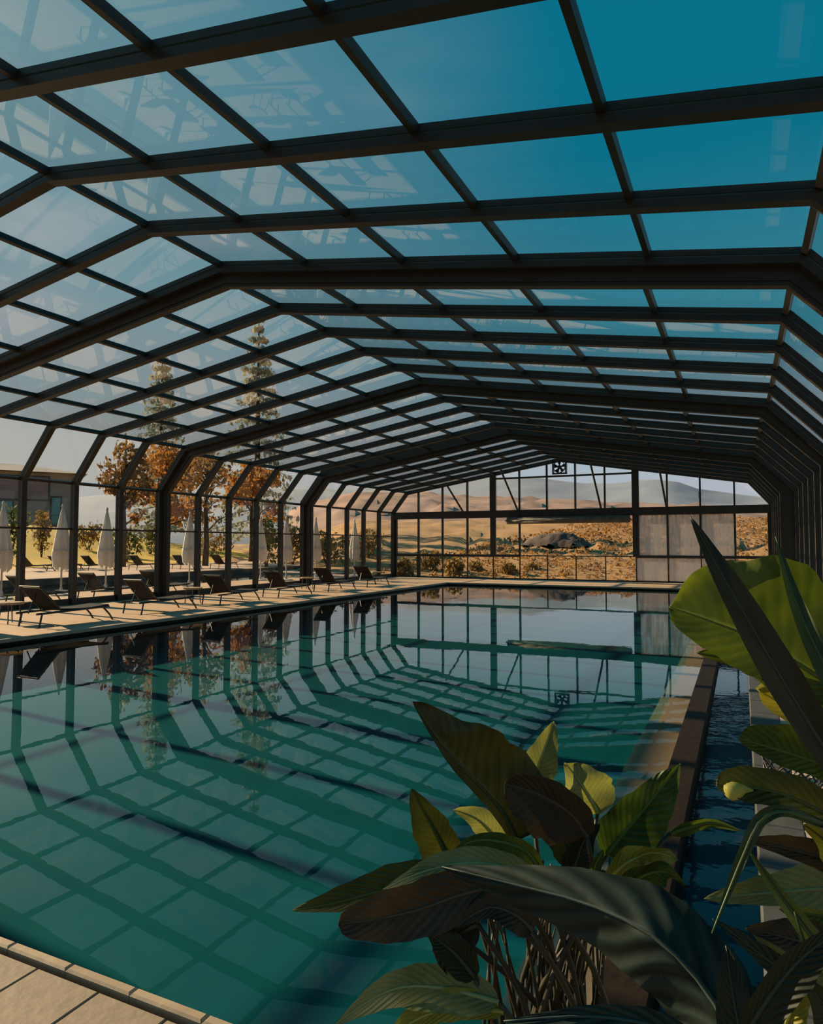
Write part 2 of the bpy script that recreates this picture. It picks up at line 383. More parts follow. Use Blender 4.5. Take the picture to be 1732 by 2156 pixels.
tag(B().box((-700, -300, -1.2), (-12.2, 700, -.45)).box((.4, -300, -1.2), (700, 700, -.45)).box((-12.2, -300, -1.2), (.4, 1.2, -.45)).box((-12.2, 28.8, -1.2), (.4, 700, -.45)).make('ground', GR), 'dry brown ground outside the enclosure', None, None, 'structure')
tag(B().box((2.2, -20, -.45), (60, 60, -.1)).make('ground', GR), 'dry ground beyond the right side wall', None, None, 'structure')
ter = structure('terrace', 'pinkish outdoor terrace beyond the left side wall')
B().box((-21, -6, -.45), (-20.6, 45, .0)).make('pool_edge', COPE, ter)
B().box((-26.4, -6, -.45), (-26, 60, .245)).make('retaining_wall', BROWNW, ter)
B().box((-38.5, -6, -.45), (-26.4, 75, .245)).make('paving', PAVE, ter)
B().box((-26, 33, -.45), (-20.6, 60, .05)).make('paving', PAVE, ter)
op = thing('outdoor_pool', 'narrow outdoor pool of blue water beyond the left side wall', 'pool')
B().box((-26, -6, -.45), (-21, 33, -.35)).make('basin', BASIN, op)
B().add([(-26, -6, -.03), (-21, -6, -.03), (-21, 33, -.03), (-26, 33, -.03)], [(0,1,2,3)]).make('water', OUTW, op)
def lawnz(x, y):
    return .20 + 3.6*sst(38, 70, -x)*(1-.75*sst(48, 72, y)) + .05*wob(y*.3+x*.2, 1)
vs, fs = grid(lambda a, b: (-37.5-75*a, -5+100*b, lawnz(-37.5-75*a, -5+100*b)), 40, 50)
tag(link('lawn', mesh('lawn', vs, fs, LAWN, True)), 'sunlit yellow green lawn rising beyond the terrace', None, None, 'structure')
def hill(name, az0, az1, r0, r1, prof_, m, label, rough=0):
    # prof_: list of (u pixel column, v of the crest) turned into true height at r1
    def xf(a, b):
        az = az0+(az1-az0)*a; r = r0+(r1-r0)*b
        u = 866+FPX*math.tan(az+YAW) if abs(az+YAW) < 1.35 else (-9999 if az+YAW < 0 else 9999)
        v = prof_[0][1]
        for (ua, va), (ub, vb) in zip(prof_, prof_[1:]):
            if ua <= u <= ub: v = va+(vb-va)*sst(0, 1, (u-ua)/(ub-ua))
        if u > prof_[-1][0]: v = prof_[-1][1]
        h = 1.65+(1147-v)/FPX*r1*cos(az+YAW) if abs(az+YAW) < 1.2 else 2
        z = -.5+(h+.5)*(b**.8) + rough*wob(az*60, 1)*wob(b*9+az*11, 1)*.3*sst(0, .3, b)
        if b > .985: z -= 0
        return (sin(az)*r, cos(az)*r, z)
    vs, fs = grid(xf, 90, 24)
    # back slope so that the ridge is a solid form
    n = 91; base = len(vs); top = vs[-n:]
    for x, y, z in top: vs.append((x*1.12, y*1.12, -1))
    fs += [(base-n+i, base-n+i+1, base+i+1, base+i) for i in range(n-1)]
    tag(link(name, mesh(name, vs, fs, m, True)), label, None, None, 'structure')
hill('hill', -.72, .75, 36, 130, [(0, 1150), (560, 1146), (660, 1118), (760, 1096), (860, 1096), (1080, 1098), (1180, 1094), (1640, 1092)], OCHRE, 'ochre scrubby slope beyond the far glass wall', .8)
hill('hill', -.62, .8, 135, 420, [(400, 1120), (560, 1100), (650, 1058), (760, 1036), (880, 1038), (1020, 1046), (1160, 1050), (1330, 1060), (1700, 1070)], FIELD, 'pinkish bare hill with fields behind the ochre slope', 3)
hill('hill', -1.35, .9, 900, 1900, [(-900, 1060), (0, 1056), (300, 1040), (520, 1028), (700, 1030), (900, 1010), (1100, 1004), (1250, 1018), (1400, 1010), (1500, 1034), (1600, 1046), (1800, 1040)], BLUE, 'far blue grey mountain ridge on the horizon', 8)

# ------------------------------------------------------------------ loungers and small tables
def make_lounger():
    t = thing('sun_lounger', 'x', 'sun lounger')
    for s in (-1, 1):
        B().tube([(s*.31, -.52, .27), (s*.31, 1.2, .30)], .022, 8).make('side_rail', LEGM, t)
        B().tube([(s*.31, 1.05, .29), (s*.31, 1.22, .12), (s*.31, 1.3, .0)], .020, 8).make('leg', LEGM, t)
        B().tube([(s*.31, -.40, .27), (s*.31, -.46, .0)], .020, 8).make('leg', LEGM, t)
    vs, fs = grid(lambda a, b: (-.3+.6*a, 1.2*b, .31-.03*sin(pi*b)+.0), 4, 8)
    vs2 = [(x, y, z+.035) for x, y, z in vs]; n = len(vs)
    ring = [0, 1, 2, 3, 4] + [5*j+4 for j in range(1, 9)] + [43, 42, 41, 40] + [5*j for j in range(7, 0, -1)]
    ff = [tuple(reversed(f)) for f in fs] + [tuple(i+n for i in f) for f in fs] + [(ring[i], ring[(i+1) % len(ring)], ring[(i+1) % len(ring)]+n, ring[i]+n) for i in range(len(ring))]
    link('seat', mesh('seat', vs+vs2, ff, SLING), t)
    hb = B(); hb.beam((0, .02, .33), (0, -.44, .79), .58, .03, (0, 1, .9)); hb.make('backrest', SLING, t)
    bf = B()
    for s in (-1, 1): bf.tube([(s*.31, .02, .31), (s*.31, -.46, .81)], .018, 8)
    bf.tube([(-.31, -.46, .81), (.31, -.46, .81)], .018, 8)
    bf.tube([(0, -.32, .66), (0, -.48, .27)], .014, 6)
    bf.make('back_frame', LEGM, t)
    return t
LB = ['first, cut by the photo edge', 'second, beside the first table', 'third from the near end', 'fourth, beyond the second table',
      'fifth, halfway along the deck', 'sixth, near the far wall corner', 'last before the far wall']
lounger = make_lounger(); first = True
for i, y in enumerate((6.95, 9.75, 12.55, 15.35, 18.25, 21.15, 24.0)):
    o = lounger if i == 0 else dup(lounger, (0, 0, 0))
    o.location = ((-12.9, -12.9, -13.1, -13.2, -13.35, -13.35, -13.4)[i], y, 0); o.rotation_euler = (0, 0, random.uniform(-.05, .05))
    o['label'] = 'charcoal sun lounger with raised back on pool deck, '+LB[i]; o['group'] = 'loungers along the left pool deck'
def make_table():
    t = thing('side_table', 'x', 'table')
    B().lathe([(0, .40), (.25, .40), (.26, .405), (.26, .44), (.25, .445), (0, .445)], 24).make('table_top', WOODT, t)
    for a in range(4):
        c, s = cos(a*pi/2+pi/4), sin(a*pi/2+pi/4)
        B().tube([(c*.17, s*.17, .40), (c*.21, s*.21, 0)], .013, 6).make('leg', LEGM, t)
    return t
tb = make_table()
TL = ['at the left photo edge', 'between third and fourth lounger', 'behind the sixth lounger', 'beside the last lounger near far wall']
for i, (u, v) in enumerate(((22, 1269), (406, 1238), (647, 1216), (793, 1204))):
    o = tb if i == 0 else dup(tb, (0, 0, 0))
    p = ground(u, v, .43); p.z = 0; o.location = p
    o['label'] = 'small round pale wood side table '+TL[i]; o['group'] = 'side tables along the left deck'
OL = ['leftmost of the row', 'second of the row', 'third of the row', 'fourth of the row', 'fifth of the row', 'sixth of the row']
for i, u in enumerate((60, 120, 185, 280, 365, 440)):
    p = ground(u*1.06-4, 1203-i*1.2, .245); p.x = min(p.x, -27.4); p.z = .245
    dup(lounger, p, 0, 'distant dark sun lounger on the upper terrace by the lawn, '+OL[i], 'loungers on the upper terrace')
for i, (u, v) in enumerate(((205, 1262), (60, 1274), (330, 1253))):
    p = ground(u, v, 0); p.x = max(p.x, -20.0); p.z = 0
    dup(lounger, p, .05, 'dark sun lounger outside the glass by the outdoor pool, '+('middle one', 'nearest one', 'farthest one')[i], 'loungers outside the left wall')

# ------------------------------------------------------------------ closed parasols
def make_parasol():
    t = thing('parasol', 'x', 'umbrella')
    B().tube([(0, 0, .05), (0, 0, 2.95)], .028, 8).make('pole', POLE, t)
    B().lathe([(0, .0), (.32, .0), (.32, .05), (.06, .07), (.04, .25), (0, .25)], 20).make('base', POLE, t)
    def pt(a, b):
        th = 2*pi*a; fold = 1+.28*cos(8*th); z = 2.82-1.95*b+.07*cos(8*th)*b
        r = (.03+.23*min(1, b*1.15)**.9-.05*sst(.75, 1, b))*fold
        return (r*cos(th), r*sin(th), z)
    vs, fs = grid(pt, 48, 12); link('canopy', mesh('canopy', vs, fs, CANVAS, True), t)
    B().lathe([(0, 2.98), (.03, 2.96), (.045, 2.9), (.03, 2.8), (0, 2.79)], 12).make('finial', POLE, t)
    B().lathe([(.21, 1.5), (.27, 1.48), (.27, 1.43), (.21, 1.41)], 20).make('strap', CANVAS, t)
    return t
ps = make_parasol()
UL = ['at the left photo edge', 'beside the second post', 'beside the third post', 'beside the fifth post', 'between seventh and eighth post', 'between eighth and ninth post', 'between ninth and tenth post', 'farthest, near the wall corner']
for i, (u, v) in enumerate(((2, 1262), (128, 1254), (222, 1244), (398, 1234), (548, 1222), (602, 1222), (664, 1219), (746, 1214))):
    o = ps if i == 0 else dup(ps, (0, 0, 0))
    p = ground(u, v, 0); p.z = 0
    if p.x < -20.3: p = Vector((-20.3, p.y*20.3/-p.x, 0))
    o.location = p; o.rotation_euler = (0, 0, i*.7)
    o['label'] = 'closed white parasol outside the left wall, '+UL[i]; o['group'] = 'closed parasols outside'

# ------------------------------------------------------------------ trees and shrubs
BARK = mat('brown_bark', (.07, .05, .035), .9, noise=(.04, .03, .02), scale=6)
LO = mat('orange_leaves', (.42, .15, .025), .7, noise=(.30, .16, .03), scale=1.2, trans=.4)
LOD = mat('brown_olive_leaves', (.14, .11, .035), .7, noise=(.28, .12, .03), scale=1.1, trans=.4)
LC = mat('grey_green_needles', (.34, .38, .33), .8, noise=(.46, .47, .40), scale=1.5, trans=.3)
LG = mat('dark_green_leaves', (.06, .085, .025), .8, noise=(.12, .12, .03), scale=2, trans=.3)
LSC = mat('ochre_scrub_leaves', (.42, .22, .06), .8, noise=(.22, .12, .045), scale=.5, trans=.3)
LY = mat('yellow_brown_leaves', (.30, .19, .045), .8, noise=(.16, .11, .03), scale=1.5, trans=.3)
def cards(pts, size, rnd=.5):
    b = B()
    for p in pts:
        s = size*random.uniform(1-rnd, 1+rnd)
        e = Euler((random.uniform(0, pi), random.uniform(0, pi), random.uniform(0, 2*pi))).to_matrix()
        a, c = e @ Vector((s, 0, 0)), e @ Vector((0, s*.6, 0)); p = Vector(p)
        b.add([p-a, p+c*.9, p+a, p-c*.9], [(0,1,2,3)])
    return b
def ell(c, r, n, hollow=.3):
    out = []
    while len(out) < n:
        v = Vector((random.uniform(-1, 1), random.uniform(-1, 1), random.uniform(-1, 1)))
        if hollow < v.length < 1: out.append(Vector(c)+Vector((v.x*r[0], v.y*r[1], v.z*r[2])))
    return out
def broad_tree(name, base, h, spread, m, label, n, size, seed, group=None):
    random.seed(seed); t = thing(name, label, 'tree', base, 0, group)
    b = B(); b.tube([(0, 0, -.3), (.1, 0, h*.2), (-.1, .1, h*.45), (.1, 0, h*.75), (0, .1, h*.95)], [h*.028, h*.022, h*.017, h*.01, h*.003], 8)
    pts = []
    for i in range(16):
        a = random.uniform(0, 2*pi); z0 = h*random.uniform(.25, .75); r = spread*random.uniform(.55, 1)*(1.15-z0/h*.6); z1 = z0+h*random.uniform(.05, .22)
        e = Vector((r*cos(a), r*sin(a), z1)); m1 = Vector((e.x*.5, e.y*.5, z0+(z1-z0)*.7))
        b.tube([(0, 0, z0), m1, e], [h*.008, h*.005, h*.0015], 5)
        pts += ell(e, (spread*.30, spread*.30, h*.07), n//20, 0); pts += ell(m1, (spread*.28, spread*.28, h*.06), n//40, 0)
    pts += ell((0, 0, h*.85), (spread*.35, spread*.35, h*.14), n//6, 0)
    b.make('trunk', BARK, t, True); cards(pts, size).make('foliage', m, t)
def conifer(base, h, spread, m, label, n, size, seed):
    random.seed(seed); t = thing('conifer', label, 'tree', base, 0, 'tall conifers behind the lawn')
    b = B(); b.tube([(0, 0, -.3), (0, 0, h*.5), (0, 0, h)], [h*.016, h*.01, h*.002], 8); pts = []
    lev = 22
    for k in range(lev):
        f = k/(lev-1); z = h*(.10+.89*f); r = spread*(1-f)**.8*random.uniform(.75, 1.1)+.15
        for j in range(9):
            a = 2*pi*j/9+k*.9+random.uniform(-.2, .2); e = Vector((r*cos(a), r*sin(a), z-r*.22))
            b.tube([(0, 0, z), e], [.03, .01], 4, False)
            for q in range(max(2, n//(lev*9))):
                s = random.uniform(.25, 1); pts.append(Vector((e.x*s, e.y*s, z-(r*.22)*s-random.uniform(0, .35)))+Vector((random.gauss(0, .16), random.gauss(0, .16), 0)))
    b.make('trunk', BARK, t, True); cards(pts, size).make('foliage', m, t)
def shrub(base, w_, h, m, label, n, size, seed):
    random.seed(seed); t = thing('shrub', label, 'shrub', base, 0, 'shrubs outside the left wall'); b = B(); pts = []
    for i in range(7):
        a = random.uniform(0, 6.3); e = (cos(a)*w_*.22, sin(a)*w_*.22, h*random.uniform(.5, .8)); b.tube([(0, 0, -.2), e], [.03, .01], 5)
        pts += ell(e, (w_*.30, w_*.30, h*.34), n//9, .2)
    pts += ell((0, 0, h*.35), (w_*.45, w_*.45, h*.34), n//5, .3)
    b.make('stem', BARK, t); cards(pts, size).make('foliage', m, t)
def outz(p): return lawnz(p.x, p.y) if p.x < -38 else .245
def base_at(u, d):
    p = at(u, 1147, d); p.z = outz(p); return p
broad_tree('autumn_tree', base_at(345, 53), 9.5, 4.0, LO, 'tall autumn tree with orange leaves behind the third and fourth bays', 1700, .2, 3)
broad_tree('autumn_tree', base_at(258, 44), 8.5, 1.9, LOD, 'autumn tree with sparse brown olive leaves left of the orange tree', 800, .18, 4)
broad_tree('autumn_tree', base_at(528, 58), 8.7, 3.0, LO, 'smaller autumn tree with rusty leaves right of the big orange tree', 1000, .22, 5)
broad_tree('autumn_tree', base_at(432, 46), 8.4, 2.4, LOD, 'nearly bare autumn tree with dark branches between the orange trees', 350, .2, 6)
conifer(base_at(540, 78), 27.2, 5.6, LC, 'tallest grey green conifer seen through the roof panes', 3400, .32, 8)
conifer(base_at(335, 74), 21, 4.2, LC, 'narrow conifer behind the orange autumn tree', 2400, .3, 9)
for i, (u, d, w_, h, m, lb) in enumerate(((88, 50, 1.5, 3.2, LY, 'conical yellow green shrub on the lawn'), (186, 58, 2.4, 2.4, LY, 'straw coloured round shrub on the lawn crest'),
        (266, 52, 2.8, 2.6, LG, 'dark green bush behind the lawn, left of two'), (316, 60, 3.0, 2.7, LG, 'dark green bush behind the lawn, right of two'), (20, 44, 2.2, 3.6, LG, 'bright green shrub at the left photo edge'),
        (440, 64, 5, 2.4, LY, 'wide yellow brown bush past the lawn'), (560, 44, 2.2, 3.0, LG, 'olive bush right of the lawn, by the white parasol'), (616, 49, 2.2, 3.0, LY, 'brown bush near the eighth post'),
        (690, 45, 2.6, 2.2, LY, 'dry brown bush behind the tenth post'), (770, 48, 2.6, 2.4, LY, 'dry brown bush near the far corner'))):
    shrub(base_at(u, d), w_, h, m, lb, 420, .16, 20+i)
# brush and mound beyond the far wall
random.seed(40)
for i, (u, d, w_, h, m, lb) in enumerate(((850, 39, 1.2, .9, LY, 'dry brown bush outside the far left corner'), (905, 41, 1.35, 1.25, LY, 'brown twiggy bush behind the second far bay'), (955, 39, 1.2, 1.0, LY, 'tan bush behind the third far bay'),
        (1005, 41, 1.3, .8, LY, 'tan bush behind the fourth far bay'), (1070, 39.5, 1.3, .6, LY, 'low ochre bush left of the open bay'), (1125, 41, 1.3, .55, LY, 'low ochre bush in the open bay'))):
    p = at(u, 1147, d); p.z = -.45; t = shrub(p, w_, h+.4, m, lb, 420, .12, 60+i)
for o in C.objects:
    if o.get('category') == 'shrub' and o.location.y > 33 and o.location.x > -22: o['group'] = 'bushes beyond the far wall'
pts = []
SCR = []
for i in range(7000):
    az = random.uniform(-.60, .1); r = 37.5+91*random.random()**1.25; b = (r-36)/94
    SCR.append((sin(az)*r, cos(az)*r, b, az))
def hillz(x, y):
    az = math.atan2(x, y); r = math.hypot(x, y); b = (r-36)/94; u = 866+FPX*math.tan(az+YAW)
    pr = [(0, 1150), (560, 1146), (660, 1118), (760, 1096), (860, 1096), (1080, 1098), (1180, 1094), (1640, 1092)]
    v = pr[-1][1]
    for (ua, va), (ub, vb) in zip(pr, pr[1:]):
        if ua <= u <= ub: v = va+(vb-va)*sst(0, 1, (u-ua)/(ub-ua))
    h = 1.65+(1147-v)/FPX*130*cos(az+YAW)
    return -.5+(h+.5)*(max(b, 0)**.8)+.8*wob(az*60, 1)*wob(b*9+az*11, 1)*.3*sst(0, .3, b)
bsc = B()
MND = at(1172, 1147, 56); BUSH = [o.location for o in C.objects if o.get('category') == 'shrub']
for x, y, b, az in SCR:
    if x < -19.5 or y < 35 or math.hypot(x-MND.x, y-MND.y) < 3.6 or any(math.hypot(x-q.x, y-q.y) < .9 for q in BUSH): continue
    z = hillz(x, y) if b > .02 else -.45; s = random.uniform(.15, .5)*(.5+min(1, b*2.5)*.5)
    for k in range(5):
        p = Vector((x+random.gauss(0, s*.4), y+random.gauss(0, s*.4), z+random.uniform(0, s*.8)))
        a = Vector((random.gauss(0, 1), random.gauss(0, 1), random.gauss(0, 1))).normalized()*s*.4; c = a.orthogonal().normalized()*s*.25
        bsc.add([p-a, p+c, p+a, p-c], [(0,1,2,3)])
tag(bsc.make('scrub', LSC), 'low dry scrub covering the ochre slope', 'scrub', None, 'stuff')
SOIL = mat('dark_grey_soil', (.10, .075, .058), .95, noise=(.06, .045, .035), scale=1.5, bump=.6)
vs, fs = grid(lambda a, b: ((a-.5)*5.2, (b-.5)*4, 1.1*max(0, 1-((a-.5)*2)**2)**.7*max(0, 1-((b-.5)*2)**2)+.10*wob(a*9+b*5, 1)*wob(b*8, 1)+.03*wob(a*31-b*17, 1)-.3), 30, 14)
mp_ = at(1172, 1147, 56); mp_.z = hillz(mp_.x, mp_.y)+.2
tag(link('soil_mound', mesh('soil_mound', vs, fs, SOIL, True), None, mp_), 'dark grey mound of soil on the ochre slope', 'mound')

# ------------------------------------------------------------------ building on the left
WALLP = mat('pinkish_grey_render', (.34, .25, .22), .9, noise=(.30, .22, .19), scale=.5)
ROOFP = mat('pale_grey_roof', (.40, .35, .30), .8, noise=(.34, .29, .25), scale=.7)
PINKW = mat('pink_blind_behind_glass', (.30, .17, .15), .4, noise=(.24, .14, .13), scale=.8)
TEAL = mat('teal_window_glass', (.02, .22, .20), .15)
bp = at(-20, 1147, 88); bp.z = 3.2
bld = thing('lodge_building', 'pinkish grey lodge with pale roof and teal windows beyond the lawn', 'building', bp, YAW+.54)
B().box((-16, -5, -1), (9.5, 6, 7.5)).make('wall', WALLP, bld)
B().add([(-17, -6, 7.5), (10.5, -6, 7.5), (10.5, 7, 7.5), (-17, 7, 7.5), (-17, .5, 9.2), (3.5, .5, 8.9)], [(0,1,5,4), (2,3,4,5), (1,2,5), (3,0,4), (3,2,1,0)]).make('roof', ROOFP, bld)
for i, (x0, x1, z0, z1, mm) in enumerate(((-2.5, 2.2, .8, 3.8, TEAL), (.2, 6.1, 4.1, 6.9, PINKW), (6.5, 7.5, 1.0, 4.4, TEAL), (-8, -4, .8, 3.8, TEAL))):
    wfr = B()
    for a, b in (((x0-.15, -5.12, z0-.15), (x0, -4.98, z1+.15)), ((x1, -5.12, z0-.15), (x1+.15, -4.98, z1+.15)), ((x0, -5.12, z0-.15), (x1, -4.98, z0)), ((x0, -5.12, z1), (x1, -4.98, z1+.15))): wfr.box(a, b)
    wo_ = wfr.make('window', METAL, bld); B().box((x0, -5.04, z0), (x1, -5.0, z1)).make('pane', mm, wo_)

# ------------------------------------------------------------------ fan, roller shade, basket
rp = FP[3]
fan = thing('ventilator_fan', 'square black ventilator fan box at the peak of the far wall', 'fan', (rp.x, YF-.12, 4.92))
fr = B()
for a, b in (((-.33, -.1, 0), (-.27, .1, .66)), ((.27, -.1, 0), (.33, .1, .66)), ((-.33, -.1, 0), (.33, .1, .06)), ((-.33, -.1, .6), (.33, .1, .66))): fr.box(a, b)
fr.make('housing', LEGM, fan)
B().tube([(0, -.08, .33), (0, .08, .33)], .09, 16).make('hub', LEGM, fan)
for k in range(5):
    a = 2*pi*k/5; c, s = cos(a), sin(a); c2, s2 = cos(a+.72), sin(a+.72)
    B().add([(c*.08, -.03, .33+s*.08), (c*.28, -.04, .33+s*.28), (c2*.28, .04, .33+s2*.28), (c2*.08, .03, .33+s2*.08)], [(0,1,2,3), (3,2,1,0)][:1]).make('blade', LEGM, fan)
gd = B()
gd.lathe([(.255, -.02), (.285, -.02), (.285, .02), (.255, .02), (.255, -.02)], 28)
gd.v = [Vector((v.x, v.z-.09, v.y+.33)) for v in gd.v]; gd.make('guard_ring', LEGM, fan)
SHADE = mat('weathered_shade_cloth', (.08, .075, .06), .8, noise=(.16, .14, .11), scale=5)
rs = thing('rolled_shade', 'rolled up dark shade hanging under the far beam above the opening', 'blind', ((xs[5]+xs[9])/2-.2, YF-.36, 2.78))
hw = (xs[9]-xs[5])/2
B().tube([(-hw-.3, 0, 0), (hw, 0, 0)], .16, 16).make('roll', SHADE, rs, True)
B().tube([(-hw-.4, 0, 0), (hw+.05, 0, 0)], .03, 8).make('rod', LEGM, rs)
for s in (-1, 0, 1): B().box((s*hw*.93-.04, -.03, .1), (s*hw*.93+.04, .22, .24)).make('bracket', LEGM, rs)
bk = thing('lattice_basket', 'low black wire lattice basket on the right deck behind the plants', 'basket', (.30, 5.3, 0))
bb = B()
for k in range(14):
    a = 2*pi*k/14
    for s in (-1, 1): bb.tube([(.17*cos(a), .17*sin(a), .02), (.19*cos(a+s*.7), .19*sin(a+s*.7), .13), (.21*cos(a+s*1.3), .21*sin(a+s*1.3), .25)], .006, 5)
bb.make('lattice', LEGM, bk)
for z, r in ((.02, .17), (.25, .21)): B().tube([(r*cos(2*pi*k/20), r*sin(2*pi*k/20), z) for k in range(21)], .009, 6, False).make('ring', LEGM, bk)

# ------------------------------------------------------------------ potted plants
def leafmat(name, c1, c2, under, trans=.35, vein=(.5, 14), rough=.42, spec=.3):
    m = bpy.data.materials.new(name); m.use_nodes = True; t = m.node_tree; n = t.nodes.new; l = t.links.new; b = t.nodes['Principled BSDF']
    o = [x for x in t.nodes if x.type == 'OUTPUT_MATERIAL'][0]
    uv = n('ShaderNodeTexCoord'); sp = n('ShaderNodeSeparateXYZ'); l(uv.outputs['UV'], sp.inputs[0])
    ab = n('ShaderNodeMath'); ab.operation = 'ABSOLUTE'; l(sp.outputs['X'], ab.inputs[0])
    q = n('ShaderNodeMath'); q.operation = 'MULTIPLY_ADD'; l(ab.outputs[0], q.inputs[0]); q.inputs[1].default_value = -.22; l(sp.outputs['Y'], q.inputs[2])
    f = n('ShaderNodeMath'); f.operation = 'MULTIPLY'; l(q.outputs[0], f.inputs[0]); f.inputs[1].default_value = vein[1]*2*pi
    sn = n('ShaderNodeMath'); sn.operation = 'SINE'; l(f.outputs[0], sn.inputs[0])
    nz = n('ShaderNodeTexNoise'); l(uv.outputs['Object'], nz.inputs['Vector']); nz.inputs['Scale'].default_value = 13; nz.inputs['Detail'].default_value = 3
    a1 = n('ShaderNodeMath'); a1.operation = 'MULTIPLY_ADD'; l(sn.outputs[0], a1.inputs[0]); a1.inputs[1].default_value = .06*vein[0]*2; l(nz.outputs[0], a1.inputs[2])
    r = n('ShaderNodeValToRGB'); l(a1.outputs[0], r.inputs[0]); e = r.color_ramp.elements
    e[0].position = .32; e[0].color = (*c1, 1); e[1].position = .68; e[1].color = (*c2, 1)
    rib_ = n('ShaderNodeMapRange'); l(ab.outputs[0], rib_.inputs[0]); rib_.inputs[1].default_value = .02; rib_.inputs[2].default_value = .07; rib_.inputs[3].default_value = 1; rib_.inputs[4].default_value = 0
    mx0 = n('ShaderNodeMix'); mx0.data_type = 'RGBA'; l(rib_.outputs[0], mx0.inputs[0]); l(r.outputs[0], mx0.inputs[6]); mx0.inputs[7].default_value = (*[min(1, x*1.5+.02) for x in c2], 1)
    g = n('ShaderNodeNewGeometry'); mx1 = n('ShaderNodeMix'); mx1.data_type = 'RGBA'; l(g.outputs['Backfacing'], mx1.inputs[0]); l(mx0.outputs[2], mx1.inputs[6]); mx1.inputs[7].default_value = (*under, 1)
    l(mx1.outputs[2], b.inputs['Base Color']); b.inputs['Roughness'].default_value = rough; b.inputs['Specular IOR Level'].default_value = spec
    bp_ = n('ShaderNodeBump'); bp_.inputs['Strength'].default_value = .35; bp_.inputs['Distance'].default_value = .004; l(sn.outputs[0], bp_.inputs['Height']); l(bp_.outputs[0], b.inputs['Normal'])
    tr = n('ShaderNodeBsdfTranslucent'); tl = n('ShaderNodeMix'); tl.data_type = 'RGBA'; tl.blend_type = 'MULTIPLY'; tl.inputs[0].default_value = 1
    l(mx0.outputs[2], tl.inputs[6]); tl.inputs[7].default_value = (1, 1, .5, 1); l(tl.outputs[2], tr.inputs[0])
    ms = n('ShaderNodeMixShader'); ms.inputs[0].default_value = trans; l(b.outputs[0], ms.inputs[1]); l(tr.outputs[0], ms.inputs[2]); l(ms.outputs[0], o.inputs[0])
    return m
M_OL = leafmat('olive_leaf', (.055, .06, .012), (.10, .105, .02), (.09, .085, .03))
M_DO = leafmat('shaded_olive_leaf', (.030, .030, .008), (.055, .055, .013), (.05, .045, .015), .1)  # darker olive, the leaf's unlit face is put into the colour
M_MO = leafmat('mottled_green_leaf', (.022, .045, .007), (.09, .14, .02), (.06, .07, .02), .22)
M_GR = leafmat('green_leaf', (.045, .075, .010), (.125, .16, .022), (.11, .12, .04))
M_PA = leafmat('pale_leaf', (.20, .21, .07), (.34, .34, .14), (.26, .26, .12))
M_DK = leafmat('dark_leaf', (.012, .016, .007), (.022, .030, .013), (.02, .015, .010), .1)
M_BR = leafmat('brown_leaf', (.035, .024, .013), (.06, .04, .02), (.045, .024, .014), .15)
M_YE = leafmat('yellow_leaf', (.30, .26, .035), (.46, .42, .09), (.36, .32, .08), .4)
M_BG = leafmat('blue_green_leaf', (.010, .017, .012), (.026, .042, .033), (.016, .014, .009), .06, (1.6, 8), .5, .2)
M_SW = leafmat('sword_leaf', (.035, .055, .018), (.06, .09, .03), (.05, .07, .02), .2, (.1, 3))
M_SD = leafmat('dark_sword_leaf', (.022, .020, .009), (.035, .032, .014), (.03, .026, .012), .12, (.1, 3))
M_STEM = mat('plant_stem', (.038, .034, .012), .5, noise=(.022, .014, .007), scale=20)
M_POT = mat('grey_planter', (.12, .12, .12), .6, noise=(.09, .09, .09), scale=10)
def cat(pts, t):
    n = len(pts)-1; x = min(max(t*n, 0), n-1e-6); i = int(x); f = x-i
    p = [pts[max(i-1, 0)], pts[i], pts[i+1], pts[min(i+2, n)]]
    return .5*((2*p[1])+(p[2]-p[0])*f+(2*p[0]-5*p[1]+4*p[2]-p[3])*f*f+(3*p[1]-p[0]-3*p[2]+p[3])*f**3)
RIGHT = RM @ Vector((1, 0, 0)); UP = Vector((0, 0, 1))
